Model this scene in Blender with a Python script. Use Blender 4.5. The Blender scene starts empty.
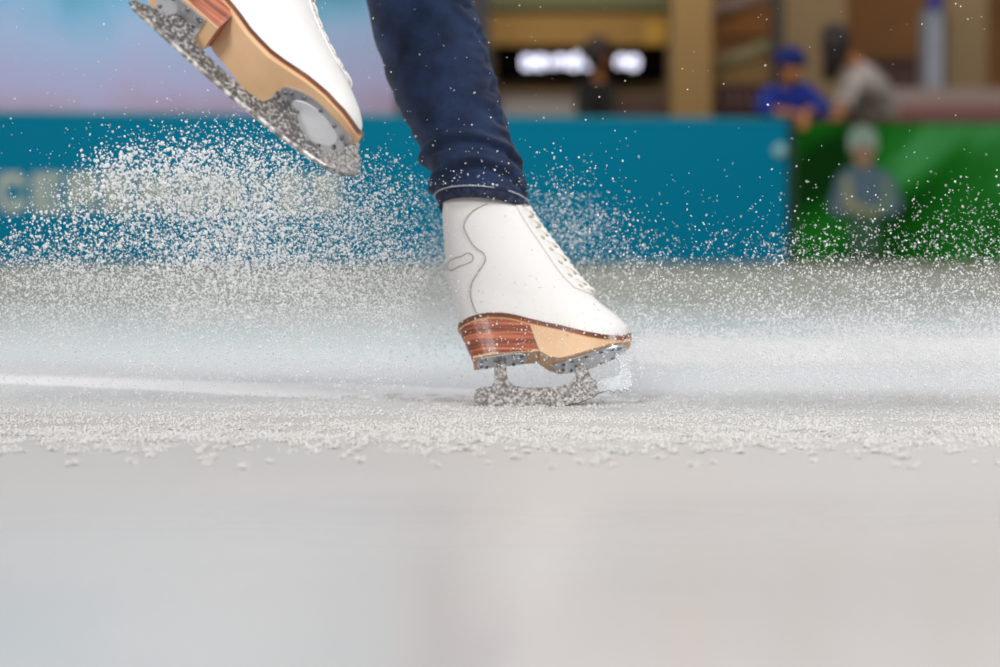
import bpy, bmesh, math, random
import numpy as np
from mathutils import Vector, Matrix, noise
from mathutils.bvhtree import BVHTree

random.seed(7)
RNG = np.random.default_rng(11)
PI = math.pi
scene = bpy.context.scene
C = scene.collection

# ------------------------------------------------------------------ camera, world, light, exposure
FPX = 2000.0            # focal length in pixels of the 1000 x 667 frame
CAM_Z = 0.25
PITCH = math.atan(104.5 / FPX)
Y0 = 2.812              # distance of the standing skate
cam_d = bpy.data.cameras.new('camera')
cam = bpy.data.objects.new('camera', cam_d)
C.objects.link(cam)
cam.location = (0, 0, CAM_Z)
cam.rotation_euler = (PI / 2 - PITCH, 0, 0)
cam_d.sensor_width = 36.0
cam_d.lens = 36.0 * FPX / 1000.0
cam_d.clip_start = 0.05
cam_d.clip_end = 200
cam_d.dof.use_dof = True
cam_d.dof.focus_distance = 2.63
cam_d.dof.aperture_fstop = 2.7
scene.camera = cam

w = bpy.data.worlds.new('hall_light')
scene.world = w
w.use_nodes = True
bg = w.node_tree.nodes['Background']
bg.inputs[0].default_value = (0.97, 0.98, 1.0, 1)
bg.inputs[1].default_value = 0.50

def area(name, loc, target, size, size_y, power, col):
    d = bpy.data.lights.new(name, 'AREA')
    d.shape = 'RECTANGLE'
    d.size, d.size_y, d.energy, d.color = size, size_y, power, col
    o = bpy.data.objects.new(name, d)
    C.objects.link(o)
    o.location = loc
    o.rotation_euler = (Vector(target) - Vector(loc)).to_track_quat('-Z', 'Y').to_euler()
    return o

area('rink_light_front', (-2.6, -3.0, 3.6), (0, 2.9, 0.2), 2.0, 2.0, 345, (1.0, 0.98, 0.96))
area('rink_light_side', (2.8, 0.8, 2.6), (0, 3.0, 0.2), 1.4, 1.4, 85, (0.96, 0.98, 1.0))
area('rink_light_far', (0.5, 7.0, 5.0), (0, 3.2, 0), 3.0, 2.0, 60, (0.97, 0.98, 1.0))
area('rink_light_boards', (0.0, 8.6, 6.0), (0, 14.8, 0.6), 6.0, 1.5, 285, (0.97, 0.98, 1.0))

area('concourse_fill', (3.0, 18.3, 4.4), (3.0, 21.5, 1.5), 5.0, 0.5, 75, (1.0, 0.86, 0.62))  # unseen warm fill, added to brighten the brown concourse
area('left_wall_fill', (-4.5, 17.6, 4.2), (-5.5, 20.2, 2.0), 5.0, 0.5, 55, (0.95, 0.96, 1.0))  # unseen fill, added to brighten the blue and lavender wall

scene.view_settings.view_transform = 'Standard'
scene.view_settings.look = 'None'
scene.view_settings.gamma = 1.0
scene.view_settings.use_curve_mapping = False
scene.view_settings.exposure = 0.0

# ------------------------------------------------------------------ helpers
_r = Vector((1, 0, 0))
_u = Vector((0, math.sin(PITCH), math.cos(PITCH)))
_f = Vector((0, math.cos(PITCH), -math.sin(PITCH)))
def P(px, py, Y):
    """the point of the place seen at (px, py) of the photograph at distance Y along the rink"""
    d = _f + _r * ((px - 500) / FPX) - _u * ((py - 333.5) / FPX)
    return Vector((0, 0, CAM_Z)) + d * (Y / d.y)

def lin(r, g, b):
    def s(c):
        c /= 255.0
        return c / 12.92 if c <= 0.04045 else ((c + 0.055) / 1.055) ** 2.4
    return (s(r), s(g), s(b), 1)

def mat(name, col, rough=0.6, metal=0.0, spec=0.5, bump=None, mix=None, coat=0.0, trans=0.0, emit=None, objcoord=True):
    """bump=(scale, strength, detail, (sx,sy,sz)); mix=(colour2, scale, lo, hi, (sx,sy,sz))"""
    m = bpy.data.materials.new(name)
    m.use_nodes = True
    nt = m.node_tree
    b = nt.nodes['Principled BSDF']
    b.inputs['Base Color'].default_value = col
    b.inputs['Roughness'].default_value = rough
    b.inputs['Metallic'].default_value = metal
    b.inputs['Specular IOR Level'].default_value = spec
    b.inputs['Coat Weight'].default_value = coat
    b.inputs['Transmission Weight'].default_value = trans
    if emit:
        b.inputs['Emission Color'].default_value = emit[0]
        b.inputs['Emission Strength'].default_value = emit[1]
    tc = nt.nodes.new('ShaderNodeTexCoord')
    def mapped(sc):
        mp = nt.nodes.new('ShaderNodeMapping')
        mp.inputs['Scale'].default_value = sc
        nt.links.new(tc.outputs['Object'], mp.inputs[0])
        return mp.outputs[0]
    if mix:
        c2, s, lo, hi, sc = mix
        n = nt.nodes.new('ShaderNodeTexNoise')
        n.inputs['Scale'].default_value = s
        n.inputs['Detail'].default_value = 4
        nt.links.new(mapped(sc), n.inputs['Vector'])
        rp = nt.nodes.new('ShaderNodeValToRGB')
        rp.color_ramp.elements[0].position = lo
        rp.color_ramp.elements[1].position = hi
        rp.color_ramp.elements[0].color = col
        rp.color_ramp.elements[1].color = c2
        nt.links.new(n.outputs['Fac'], rp.inputs[0])
        nt.links.new(rp.outputs[0], b.inputs['Base Color'])
    if bump:
        s, st, det, sc = bump
        n = nt.nodes.new('ShaderNodeTexNoise')
        n.inputs['Scale'].default_value = s
        n.inputs['Detail'].default_value = det
        nt.links.new(mapped(sc), n.inputs['Vector'])
        bp = nt.nodes.new('ShaderNodeBump')
        bp.inputs['Strength'].default_value = st
        bp.inputs['Distance'].default_value = 0.002
        nt.links.new(n.outputs['Fac'], bp.inputs['Height'])
        nt.links.new(bp.outputs[0], b.inputs['Normal'])
    return m

def obj(name, me, m=None, parent=None, smooth=True):
    """link a mesh (or bmesh) as ONE object"""
    if isinstance(me, bmesh.types.BMesh):
        bmesh.ops.recalc_face_normals(me, faces=me.faces)
        md = bpy.data.meshes.new(name)
        me.to_mesh(md)
        me.free()
        me = md
    me.name = name
    if smooth:
        me.polygons.foreach_set('use_smooth', [True] * len(me.polygons))
    o = bpy.data.objects.new(name, me)
    C.objects.link(o)
    if m:
        if isinstance(m, (list, tuple)):
            for k in m: me.materials.append(k)
        elif not me.materials:
            me.materials.append(m)
    if parent: o.parent = parent
    return o

def tag(o, label=None, cat=None, group=None, kind=None):
    if label: o['label'] = label
    if cat: o['category'] = cat
    if group: o['group'] = group
    if kind: o['kind'] = kind
    return o

def empty(name, loc=(0, 0, 0), rz=0.0):
    o = bpy.data.objects.new(name, None)
    o.empty_display_size = 0.05
    C.objects.link(o)
    o.location = loc
    o.rotation_euler.z = rz
    return o

def add_box(bm, c, s, rz=0.0, bev=0.0):
    n = bmesh.ops.create_cube(bm, size=1.0)
    vs = n['verts']
    bmesh.ops.scale(bm, vec=s, verts=vs)
    if bev > 0:
        es = list({e for v in vs for e in v.link_edges})
        r = bmesh.ops.bevel(bm, geom=es, offset=bev, segments=2, affect='EDGES', profile=0.5)
        vs = list({v for f in r['faces'] for v in f.verts} | {v for v in vs if v.is_valid})
    bmesh.ops.rotate(bm, cent=(0, 0, 0), matrix=Matrix.Rotation(rz, 3, 'Z'), verts=vs)
    bmesh.ops.translate(bm, vec=c, verts=vs)
    return vs

def box_obj(name, c, s, m, parent=None, rz=0.0, bev=0.004):
    bm = bmesh.new()
    add_box(bm, c, s, rz, bev)
    return obj(name, bm, m, parent, smooth=False)

def add_tube(bm, pts, r, seg=8, closed=False, cap=True):
    """a round tube through pts; r is one radius or one per point"""
    pts = [Vector(p) for p in pts]
    n = len(pts)
    rr = r if isinstance(r, (list, tuple)) else [r] * n
    rings = []
    prev = None
    for i, p in enumerate(pts):
        a = pts[(i - 1) % n] if (closed or i > 0) else p
        b = pts[(i + 1) % n] if (closed or i < n - 1) else p
        t = (b - a)
        if t.length < 1e-9: t = Vector((0, 0, 1))
        t.normalize()
        if prev is None:
            up = Vector((0, 0, 1)) if abs(t.z) < 0.9 else Vector((1, 0, 0))
            s = t.cross(up).normalized()
        else:
            s = (prev - t * prev.dot(t)).normalized()
        prev = s
        q = t.cross(s)
        rings.append([bm.verts.new(p + (s * math.cos(2 * PI * k / seg) + q * math.sin(2 * PI * k / seg)) * rr[i]) for k in range(seg)])
    m = n if closed else n - 1
    for i in range(m):
        A, B = rings[i], rings[(i + 1) % n]
        for k in range(seg):
            bm.faces.new((A[k], A[(k + 1) % seg], B[(k + 1) % seg], B[k]))
    if cap and not closed:
        bm.faces.new(rings[0])
        bm.faces.new(list(reversed(rings[-1])))

def smooth_pts(pts, n=8, closed=False):
    """Catmull-Rom through pts"""
    pts = [Vector(p) for p in pts]
    out = []
    N = len(pts)
    for i in range(N if closed else N - 1):
        g = (lambda k: pts[k % N]) if closed else (lambda k: pts[max(0, min(N - 1, k))])
        p0, p1, p2, p3 = g(i - 1), g(i), g(i + 1), g(i + 2)
        for j in range(n):
            t = j / n
            out.append(0.5 * ((2 * p1) + (p2 - p0) * t + (2 * p0 - 5 * p1 + 4 * p2 - p3) * t * t + (3 * p1 - p0 - 3 * p2 + p3) * t ** 3))
    if not closed: out.append(pts[-1])
    return out

def loft(bm, rings, cap0=True, cap1=True):
    vr = [[bm.verts.new(p) for p in r] for r in rings]
    n = len(vr[0])
    for A, B in zip(vr[:-1], vr[1:]):
        for k in range(n):
            bm.faces.new((A[k], A[(k + 1) % n], B[(k + 1) % n], B[k]))
    if cap0: bm.faces.new(list(reversed(vr[0])))
    if cap1: bm.faces.new(vr[-1])
    return vr

def plate_mesh(outlines, thick, bev=0.0006, res=1):
    """flat outlines in x,z (later ones are holes) given a thickness along y, with rounded rims"""
    cu = bpy.data.curves.new('tmp', 'CURVE')
    cu.dimensions = '2D'
    cu.fill_mode = 'BOTH'
    cu.extrude = thick / 2 - bev
    cu.bevel_depth = bev
    cu.bevel_resolution = res
    cu.offset = -bev
    for o in outlines:
        s = cu.splines.new('POLY')
        s.points.add(len(o) - 1)
        for p, q in zip(s.points, o): p.co = (q[0], q[1], 0, 1)
        s.use_cyclic_u = True
    t = bpy.data.objects.new('tmp', cu)
    C.objects.link(t)
    dg = bpy.context.evaluated_depsgraph_get()
    me = bpy.data.meshes.new_from_object(t.evaluated_get(dg))
    bpy.data.objects.remove(t)
    bpy.data.curves.remove(cu)
    me.transform(Matrix.Rotation(PI / 2, 4, 'X'))
    return me

def interp(xs, ys, x):
    return float(np.interp(x, xs, ys))

def chips(name, pts, size, m, jitter=0.35):
    """one mesh of many small angular grains (octahedra) at pts with the given sizes"""
    n = len(pts)
    base = np.array([[1, 0, 0], [-1, 0, 0], [0, 1, 0], [0, -1, 0], [0, 0, 1], [0, 0, -1]], float)
    faces = np.array([[0, 2, 4], [2, 1, 4], [1, 3, 4], [3, 0, 4], [2, 0, 5], [1, 2, 5], [3, 1, 5], [0, 3, 5]])
    A = RNG.normal(size=(n, 3, 3))
    Q, _ = np.linalg.qr(A)
    st = 1 + RNG.uniform(-jitter, jitter, size=(n, 3))
    v = (base[None] * st[:, None, :]) @ Q * (np.asarray(size)[:, None, None] * 0.5)
    v = v + np.asarray(pts)[:, None, :]
    f = faces[None] + (np.arange(n) * 6)[:, None, None]
    me = bpy.data.meshes.new(name)
    me.vertices.add(n * 6)
    me.vertices.foreach_set('co', v.reshape(-1).astype(np.float32))
    me.loops.add(n * 24)
    me.loops.foreach_set('vertex_index', f.reshape(-1).astype(np.int32))
    me.polygons.add(n * 8)
    me.polygons.foreach_set('loop_start', np.arange(0, n * 24, 3, dtype=np.int32))
    me.update(calc_edges=True)
    me.validate()
    return obj(name, me, m, smooth=True)

# ------------------------------------------------------------------ materials
M = {}
M['leather'] = mat('white_leather', lin(225, 222, 219), 0.5, spec=0.3, coat=0.0, bump=(60, 0.10, 5, (1, 1, 1)))
M['lining'] = mat('tongue_leather', lin(232, 222, 208), 0.6, bump=(90, 0.15, 3, (1, 1, 1)))
M['seam'] = mat('seam_thread', lin(150, 140, 132), 0.8)
M['lace'] = mat('white_lace', lin(243, 240, 235), 0.8, bump=(400, 0.3, 2, (1, 1, 1)))
M['slot'] = mat('dark_gap', lin(40, 36, 36), 0.8)
M['welt'] = mat('brown_welt', lin(88, 46, 30), 0.32, coat=0.4, mix=(lin(128, 74, 48), 40, 0.4, 0.7, (1, 1, 4)))
M['tan'] = mat('tan_sole_leather', lin(214, 178, 140), 0.5, coat=0.05, mix=(lin(198, 158, 118), 18, 0.3, 0.8, (1, 1, 1)), bump=(150, 0.08, 4, (1, 1, 1)))
M['edge'] = mat('orange_sole_edge', lin(205, 138, 82), 0.35, coat=0.3)
M['chrome'] = mat('chrome_plate', lin(205, 208, 214), 0.28, metal=0.85, bump=(30, 0.1, 2, (1, 1, 1)))
M['chrome_light'] = mat('bright_steel', lin(222, 225, 230), 0.5, metal=0.55)
M['screw'] = mat('screw_steel', lin(120, 122, 126), 0.3, metal=0.9)
M['blade'] = mat('frosted_blade_steel', lin(88, 84, 82), 0.4, metal=0.7, mix=(lin(205, 202, 198), 300, 0.48, 0.70, (1, 1, 1)), bump=(420, 0.8, 3, (1, 1, 1)))
M['blade_dusted'] = mat('snow_dusted_blade_steel', lin(98, 93, 90), 0.45, metal=0.5, mix=(lin(204, 200, 197), 280, 0.40, 0.72, (1, 1, 1)), bump=(420, 0.8, 3, (1, 1, 1)))
M['edge_steel'] = mat('blade_edge_steel', lin(120, 112, 106), 0.35, metal=0.6, mix=(lin(222, 218, 214), 120, 0.42, 0.6, (1, 1, 1)))
M['hook'] = mat('lace_hook_metal', lin(190, 180, 165), 0.3, metal=0.9)
M['clear_ice'] = mat('icy_crust', lin(236, 240, 244), 0.25, trans=0.55, spec=0.6, bump=(180, 0.9, 4, (1, 1, 1)))
M['skin'] = mat('skin', lin(196, 140, 108), 0.6)
M['skin_dim'] = mat('skin_tanned', lin(176, 112, 62), 0.7)

def wood_material():
    m = bpy.data.materials.new('layered_heel_leather')
    m.use_nodes = True
    nt = m.node_tree
    b = nt.nodes['Principled BSDF']
    b.inputs['Roughness'].default_value = 0.38
    b.inputs['Coat Weight'].default_value = 0.1
    tc = nt.nodes.new('ShaderNodeTexCoord')
    mp = nt.nodes.new('ShaderNodeMapping')
    mp.inputs['Scale'].default_value = (6, 6, 230)
    nt.links.new(tc.outputs['Object'], mp.inputs[0])
    n = nt.nodes.new('ShaderNodeTexNoise')
    n.inputs['Scale'].default_value = 1.0
    n.inputs['Detail'].default_value = 3
    nt.links.new(mp.outputs[0], n.inputs['Vector'])
    rp = nt.nodes.new('ShaderNodeValToRGB')
    e = rp.color_ramp.elements
    e[0].position, e[0].color = 0.36, lin(96, 44, 26)
    e[1].position, e[1].color = 0.66, lin(192, 112, 74)
    k = e.new(0.5); k.color = lin(146, 74, 46)
    nt.links.new(n.outputs['Fac'], rp.inputs[0])
    nt.links.new(rp.outputs[0], b.inputs['Base Color'])
    return m
M['heel'] = wood_material()

def denim_material():
    m = bpy.data.materials.new('indigo_denim')
    m.use_nodes = True
    nt = m.node_tree
    b = nt.nodes['Principled BSDF']
    b.inputs['Roughness'].default_value = 0.85
    b.inputs['Sheen Weight'].default_value = 0.08
    b.inputs['Specular IOR Level'].default_value = 0.2
    tc = nt.nodes.new('ShaderNodeTexCoord')
    def nz(sc, s, det):
        mp = nt.nodes.new('ShaderNodeMapping')
        mp.inputs['Scale'].default_value = sc
        nt.links.new(tc.outputs['Object'], mp.inputs[0])
        n = nt.nodes.new('ShaderNodeTexNoise')
        n.inputs['Scale'].default_value = s
        n.inputs['Detail'].default_value = det
        nt.links.new(mp.outputs[0], n.inputs['Vector'])
        return n.outputs['Fac']
    a = nz((3, 3, 1), 260, 2)
    c = nz((1, 1, 1), 26, 5)
    mx = nt.nodes.new('ShaderNodeMath'); mx.operation = 'MULTIPLY_ADD'
    nt.links.new(a, mx.inputs[0]); mx.inputs[1].default_value = 0.35
    m2 = nt.nodes.new('ShaderNodeMath'); m2.operation = 'MULTIPLY'
    nt.links.new(c, m2.inputs[0]); m2.inputs[1].default_value = 0.65
    nt.links.new(m2.outputs[0], mx.inputs[2])
    rp = nt.nodes.new('ShaderNodeValToRGB')
    e = rp.color_ramp.elements
    e[0].position, e[0].color = 0.30, lin(14, 20, 38)
    e[1].position, e[1].color = 0.72, lin(40, 58, 92)
    nt.links.new(mx.outputs[0], rp.inputs[0])
    nt.links.new(rp.outputs[0], b.inputs['Base Color'])
    bp = nt.nodes.new('ShaderNodeBump')
    bp.inputs['Strength'].default_value = 0.5
    bp.inputs['Distance'].default_value = 0.003
    nt.links.new(mx.outputs[0], bp.inputs['Height'])
    nt.links.new(bp.outputs[0], b.inputs['Normal'])
    return m
M['denim'] = denim_material()
M['denim_dark'] = mat('dark_denim_hem', lin(20, 25, 45), 0.9, mix=(lin(44, 54, 84), 140, 0.45, 0.7, (1, 1, 1)), bump=(300, 0.4, 3, (1, 1, 1)))
M['thread'] = mat('pale_stitching', lin(196, 196, 206), 0.8)

def snow_material(name, v):
    m = bpy.data.materials.new(name)
    m.use_nodes = True
    nt = m.node_tree
    nt.nodes.remove(nt.nodes['Principled BSDF'])
    out = nt.nodes['Material Output']
    d = nt.nodes.new('ShaderNodeBsdfDiffuse'); d.inputs[0].default_value = v
    t = nt.nodes.new('ShaderNodeBsdfTranslucent'); t.inputs[0].default_value = v
    g = nt.nodes.new('ShaderNodeBsdfGlossy'); g.inputs['Roughness'].default_value = 0.3
    a = nt.nodes.new('ShaderNodeMixShader'); a.inputs[0].default_value = 0.42
    nt.links.new(d.outputs[0], a.inputs[1]); nt.links.new(t.outputs[0], a.inputs[2])
    c = nt.nodes.new('ShaderNodeMixShader'); c.inputs[0].default_value = 0.04
    nt.links.new(a.outputs[0], c.inputs[1]); nt.links.new(g.outputs[0], c.inputs[2])
    nt.links.new(c.outputs[0], out.inputs[0])
    return m
M['snow'] = snow_material('airborne_ice_chips', (0.98, 0.98, 0.985, 1))
M['crumb'] = snow_material('ice_crumbs', (0.92, 0.905, 0.885, 1))

def ice_material():
    """scuffed rink ice: clean ice near, snow dusting along the skated track, far ice coloured darker for its dim reflections"""
    m = bpy.data.materials.new('rink_ice')
    m.use_nodes = True
    nt = m.node_tree
    b = nt.nodes['Principled BSDF']
    geo = nt.nodes.new('ShaderNodeNewGeometry')
    def nz(sc, s, det):
        mp = nt.nodes.new('ShaderNodeMapping')
        mp.inputs['Scale'].default_value = sc
        nt.links.new(geo.outputs['Position'], mp.inputs[0])
        n = nt.nodes.new('ShaderNodeTexNoise')
        n.inputs['Scale'].default_value = s
        n.inputs['Detail'].default_value = det
        nt.links.new(mp.outputs[0], n.inputs['Vector'])
        return n.outputs['Fac']
    sep = nt.nodes.new('ShaderNodeSeparateXYZ')
    nt.links.new(geo.outputs['Position'], sep.inputs[0])
    # distance along the rink, wobbled by noise -> surface colour
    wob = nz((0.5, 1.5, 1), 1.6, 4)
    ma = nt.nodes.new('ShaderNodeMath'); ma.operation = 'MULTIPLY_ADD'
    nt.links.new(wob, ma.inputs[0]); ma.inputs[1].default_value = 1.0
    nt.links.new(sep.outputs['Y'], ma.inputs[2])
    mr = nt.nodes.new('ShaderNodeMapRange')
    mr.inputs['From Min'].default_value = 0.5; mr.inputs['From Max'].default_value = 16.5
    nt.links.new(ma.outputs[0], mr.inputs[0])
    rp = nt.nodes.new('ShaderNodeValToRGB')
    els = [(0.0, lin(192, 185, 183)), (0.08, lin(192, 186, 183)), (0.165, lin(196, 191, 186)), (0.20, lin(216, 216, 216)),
           (0.25, lin(218, 223, 225)), (0.32, lin(192, 199, 199)), (0.45, lin(150, 152, 142)), (1.0, lin(142, 136, 120))]  # far stops hold the darkness of grazing reflections in the colour
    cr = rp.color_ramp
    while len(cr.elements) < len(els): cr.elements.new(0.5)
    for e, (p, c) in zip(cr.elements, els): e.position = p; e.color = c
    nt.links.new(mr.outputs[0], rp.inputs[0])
    # tint patches and skate scratches
    pat = nz((0.8, 0.5, 1), 1.4, 3)
    r2 = nt.nodes.new('ShaderNodeValToRGB')
    r2.color_ramp.elements[0].position = 0.32; r2.color_ramp.elements[0].color = (0.93, 0.98, 1.0, 1)
    r2.color_ramp.elements[1].position = 0.66; r2.color_ramp.elements[1].color = (1.0, 0.975, 0.965, 1)
    nt.links.new(pat, r2.inputs[0])
    mx = nt.nodes.new('ShaderNodeMix'); mx.data_type = 'RGBA'; mx.blend_type = 'MULTIPLY'
    mx.inputs['Factor'].default_value = 1.0
    nt.links.new(rp.outputs[0], mx.inputs[6]); nt.links.new(r2.outputs[0], mx.inputs[7])
    nt.links.new(mx.outputs[2], b.inputs['Base Color'])
    # gloss: clean near ice shines, snow-dusted ice does not
    rg = nt.nodes.new('ShaderNodeValToRGB')
    gr = rg.color_ramp
    gl = [(0.0, 0.13), (0.05, 0.13), (0.20, 0.6), (0.40, 0.6), (1.0, 0.5)]
    while len(gr.elements) < len(gl): gr.elements.new(0.5)
    gr.interpolation = 'EASE'
    for e, (p, v) in zip(gr.elements, gl): e.position = p; e.color = (v, v, v, 1)
    nt.links.new(mr.outputs[0], rg.inputs[0])
    nt.links.new(rg.outputs[0], b.inputs['Roughness'])
    rs = nt.nodes.new('ShaderNodeValToRGB')
    gr = rs.color_ramp
    gl = [(0.0, 0.5), (0.03, 0.5), (0.20, 0.15), (1.0, 0.08)]
    while len(gr.elements) < len(gl): gr.elements.new(0.5)
    gr.interpolation = 'EASE'
    for e, (p, v) in zip(gr.elements, gl): e.position = p; e.color = (v, v, v, 1)
    nt.links.new(mr.outputs[0], rs.inputs[0])
    nt.links.new(rs.outputs[0], b.inputs['Specular IOR Level'])
    b.inputs['IOR'].default_value = 1.31
    bp = nt.nodes.new('ShaderNodeBump')
    bp.inputs['Strength'].default_value = 0.25
    bp.inputs['Distance'].default_value = 0.002
    nt.links.new(nz((6, 1.2, 1), 9, 5), bp.inputs['Height'])
    nt.links.new(bp.outputs[0], b.inputs['Normal'])
    return m
M['ice'] = ice_material()

# ------------------------------------------------------------------ the setting: ice, concourse, walls
bm = bmesh.new()
add_box(bm, (0, 13, -0.05), (60, 36, 0.1))
tag(obj('floor', bm, M['ice'], smooth=False), 'pale rink ice with scuffed snow dusting', 'floor', kind='structure')

M['panel_glow'] = None
def panel_glow_material():  # gradient puts the glow of a bright backlit panel into the wall colour
    m = bpy.data.materials.new('panel_glow_colour')
    m.use_nodes = True
    nt = m.node_tree
    b = nt.nodes['Principled BSDF']
    b.inputs['Roughness'].default_value = 0.8
    b.inputs['Specular IOR Level'].default_value = 0.1
    tc = nt.nodes.new('ShaderNodeTexCoord')
    sep = nt.nodes.new('ShaderNodeSeparateXYZ')
    nt.links.new(tc.outputs['Object'], sep.inputs[0])
    n = nt.nodes.new('ShaderNodeTexNoise')
    n.inputs['Scale'].default_value = 1.3; n.inputs['Detail'].default_value = 2
    nt.links.new(tc.outputs['Object'], n.inputs['Vector'])
    ad = nt.nodes.new('ShaderNodeMath'); ad.operation = 'MULTIPLY_ADD'
    nt.links.new(n.outputs['Fac'], ad.inputs[0]); ad.inputs[1].default_value = 0.9
    nt.links.new(sep.outputs['Z'], ad.inputs[2])
    mr = nt.nodes.new('ShaderNodeMapRange')
    mr.inputs['From Min'].default_value = 1.6; mr.inputs['From Max'].default_value = 3.2
    nt.links.new(ad.outputs[0], mr.inputs[0])
    rp = nt.nodes.new('ShaderNodeValToRGB')
    els = [(0.0, lin(168, 146, 166)), (0.14, lin(184, 164, 188)), (0.32, lin(184, 182, 216)), (0.62, lin(166, 190, 222)), (0.85, lin(128, 182, 212)), (1.0, lin(92, 160, 186))]
    cr = rp.color_ramp
    while len(cr.elements) < len(els): cr.elements.new(0.5)
    for e, (p, c) in zip(cr.elements, els): e.position = p; e.color = c
    nt.links.new(mr.outputs[0], rp.inputs[0])
    nt.links.new(rp.outputs[0], b.inputs['Base Color'])
    return m
M['panel_glow'] = panel_glow_material()

def bgbox(name, x0, x1, y0, y1, Y, depth, m, parent=None, bev=0.004):
    """a solid behind the boards whose front face fills x0..x1, y0..y1 of the frame at distance Y"""
    a, b_ = P(x0, y1, Y), P(x1, y0, Y)
    c = ((a.x + b_.x) / 2, Y + depth / 2, (a.z + b_.z) / 2)
    s = (abs(b_.x - a.x), depth, abs(b_.z - a.z))
    return box_obj(name, c, s, m, parent, bev=bev)

bm = bmesh.new(); add_box(bm, (-6.5, 20.2, 2.5), (10.9, 0.3, 5.0))
tag(obj('wall_left', bm, M['panel_glow'], smooth=False), 'blue and lavender wall coloured like a glowing panel behind the teal boards', 'wall', kind='structure')
m_back = mat('brown_wall_plaster', lin(118, 80, 42), 0.8, mix=(lin(140, 92, 46), 0.8, 0.4, 0.6, (1, 1, 1)))
bm = bmesh.new(); add_box(bm, (7.0, 25.2, 2.0), (20, 0.3, 4.6))
tag(obj('wall_back', bm, m_back, smooth=False), 'orange brown wall at the back of the concourse', 'wall', kind='structure')

m_col = mat('tan_column_paint', lin(138, 108, 62), 0.7)
m_col2 = mat('grey_tan_column_paint', lin(118, 98, 68), 0.7)
m_dark = mat('dark_metal', lin(34, 30, 30), 0.5)
m_black = mat('black_panel', lin(8, 6, 8), 0.9, spec=0.0)
m_ochre = mat('ochre_fascia_paint', lin(150, 112, 50), 0.7)
m_olive = mat('olive_soffit_paint', lin(104, 104, 66), 0.7)
m_beige = mat('beige_wall_panel', lin(116, 92, 58), 0.7)
m_grey = mat('grey_counter', lin(142, 132, 128), 0.6)
m_red = mat('dark_red_panel', lin(66, 20, 22), 0.6)
m_pink = mat('pinkish_grey_panel', lin(150, 128, 122), 0.6)
m_brownd = mat('dark_brown_panel', lin(78, 48, 36), 0.6)

def structure(name, label, cat, *a):
    return tag(bgbox(name, *a), label, cat, kind='structure')
structure('trim_1', 'dark column behind the skater leg', 'column', 473, 490, -160, 250, 19.2, 0.3, m_dark)
structure('trim_2', 'tan square column right of the lit sign', 'column', 671, 713, -160, 250, 20.0, 0.6, m_col)
structure('trim_3', 'broad grey tan column behind the blue clothed person', 'column', 783, 848, -160, 250, 21.0, 0.8, m_col2)
structure('trim_4', 'fluted tan column at the right', 'column', 944, 990, -160, 250, 20.0, 0.6, m_col2)
structure('trim_5', 'blue grey upright left of the fluted column', 'column', 925, 944, 8, 250, 19.9, 0.4, mat('blue_grey_paint', lin(132, 138, 150), 0.6))
structure('trim_6', 'thin dark post left of the broad column', 'post', 773, 783, -160, 250, 19.5, 0.2, m_dark)
structure('trim_7', 'olive soffit over the shop front', 'soffit', 490, 671, -60, 9, 21.0, 2.0, m_olive)
structure('wall_right', 'beige shop wall under the lit sign', 'wall', 490, 671, 9, 250, 21.4, 0.3, m_beige)

# shop fascia, lit sign, counters
fas = bgbox('shop_fascia', 490, 671, 14, 45, 21.0, 0.395, m_ochre)
tag(fas, 'ochre yellow shop fascia above the black lit sign', 'fascia')
lp = bgbox('yellow_panel', 645, 671, 22, 45, 20.98, 0.05, mat('yellow_panel_paint', lin(186, 138, 30), 0.6), fas)

sg = bgbox('shop_sign', 496, 666, 45.5, 78, 21.0, 0.398, m_black)
tag(sg, 'long black shop sign with glowing white letters', 'sign')
m_lit = mat('lit_letters', lin(235, 235, 255), 0.5, emit=((0.80, 0.82, 1.0, 1), 1.7))
def seg_at(bm, x0, y0, x1, y1, Y=20.95, r=0.022):
    add_tube(bm, [P(x0, y0, Y), P(x1, y1, Y)], r, 6)
for k, (x0, kind) in enumerate([(524, 'o'), (537, 'e'), (550, 'i'), (557, 'n'), (570, 'd'), (584, 'o'), (618, 'n'), (630, 'o')]):
    a, b_ = 58, 67
    bm = bmesh.new()
    if kind in 'oend':
        if kind == 'd': seg_at(bm, x0 + 7, a - 5, x0 + 7, b_)
        elif kind in 'on': seg_at(bm, x0 + 7, a, x0 + 7, b_)
        seg_at(bm, x0, a, x0, b_); seg_at(bm, x0, a, x0 + 7, a)
        if kind != 'n': seg_at(bm, x0, b_, x0 + 7, b_)
        if kind == 'e': seg_at(bm, x0, 62.5, x0 + 7, 62.5); seg_at(bm, x0 + 7, a, x0 + 7, 62.5)
    else: seg_at(bm, x0 + 1, a, x0 + 1, b_)
    obj('lit_letter', bm, m_lit, sg)

ct = bgbox('service_counter', 500, 583, 95, 250, 20.6, 0.5, m_grey)
tag(ct, 'pale grey service counter left of the dark clothed person', 'counter')
bgbox('counter_top', 498, 585, 91, 95, 20.55, 0.6, m_beige, ct)
ct = bgbox('low_cabinet', 612, 671, 97, 250, 20.9, 0.4, m_brownd)
tag(ct, 'dark brown cabinet right of the dark clothed person', 'cabinet')
bgbox('counter_top', 611, 672, 93, 97, 20.88, 0.44, m_beige, ct)
rs = bgbox('menu_board', 716, 770, 84, 116, 22.095, 0.1, m_red)
tag(rs, 'dark red board with pale marks left of the blue clothed person', 'board')
bm = bmesh.new()
for x0 in (724, 733, 742, 751):
    add_tube(bm, [P(x0, 96, 22.08), P(x0 + 3, 104, 22.08)], 0.02, 6)
obj('pale_marks', bm, m_grey, rs)
sh = bgbox('shop_shelf', 716, 771, 60, 250, 22.2, 0.5, mat('shelf_paint', lin(152, 120, 72), 0.7))
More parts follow.
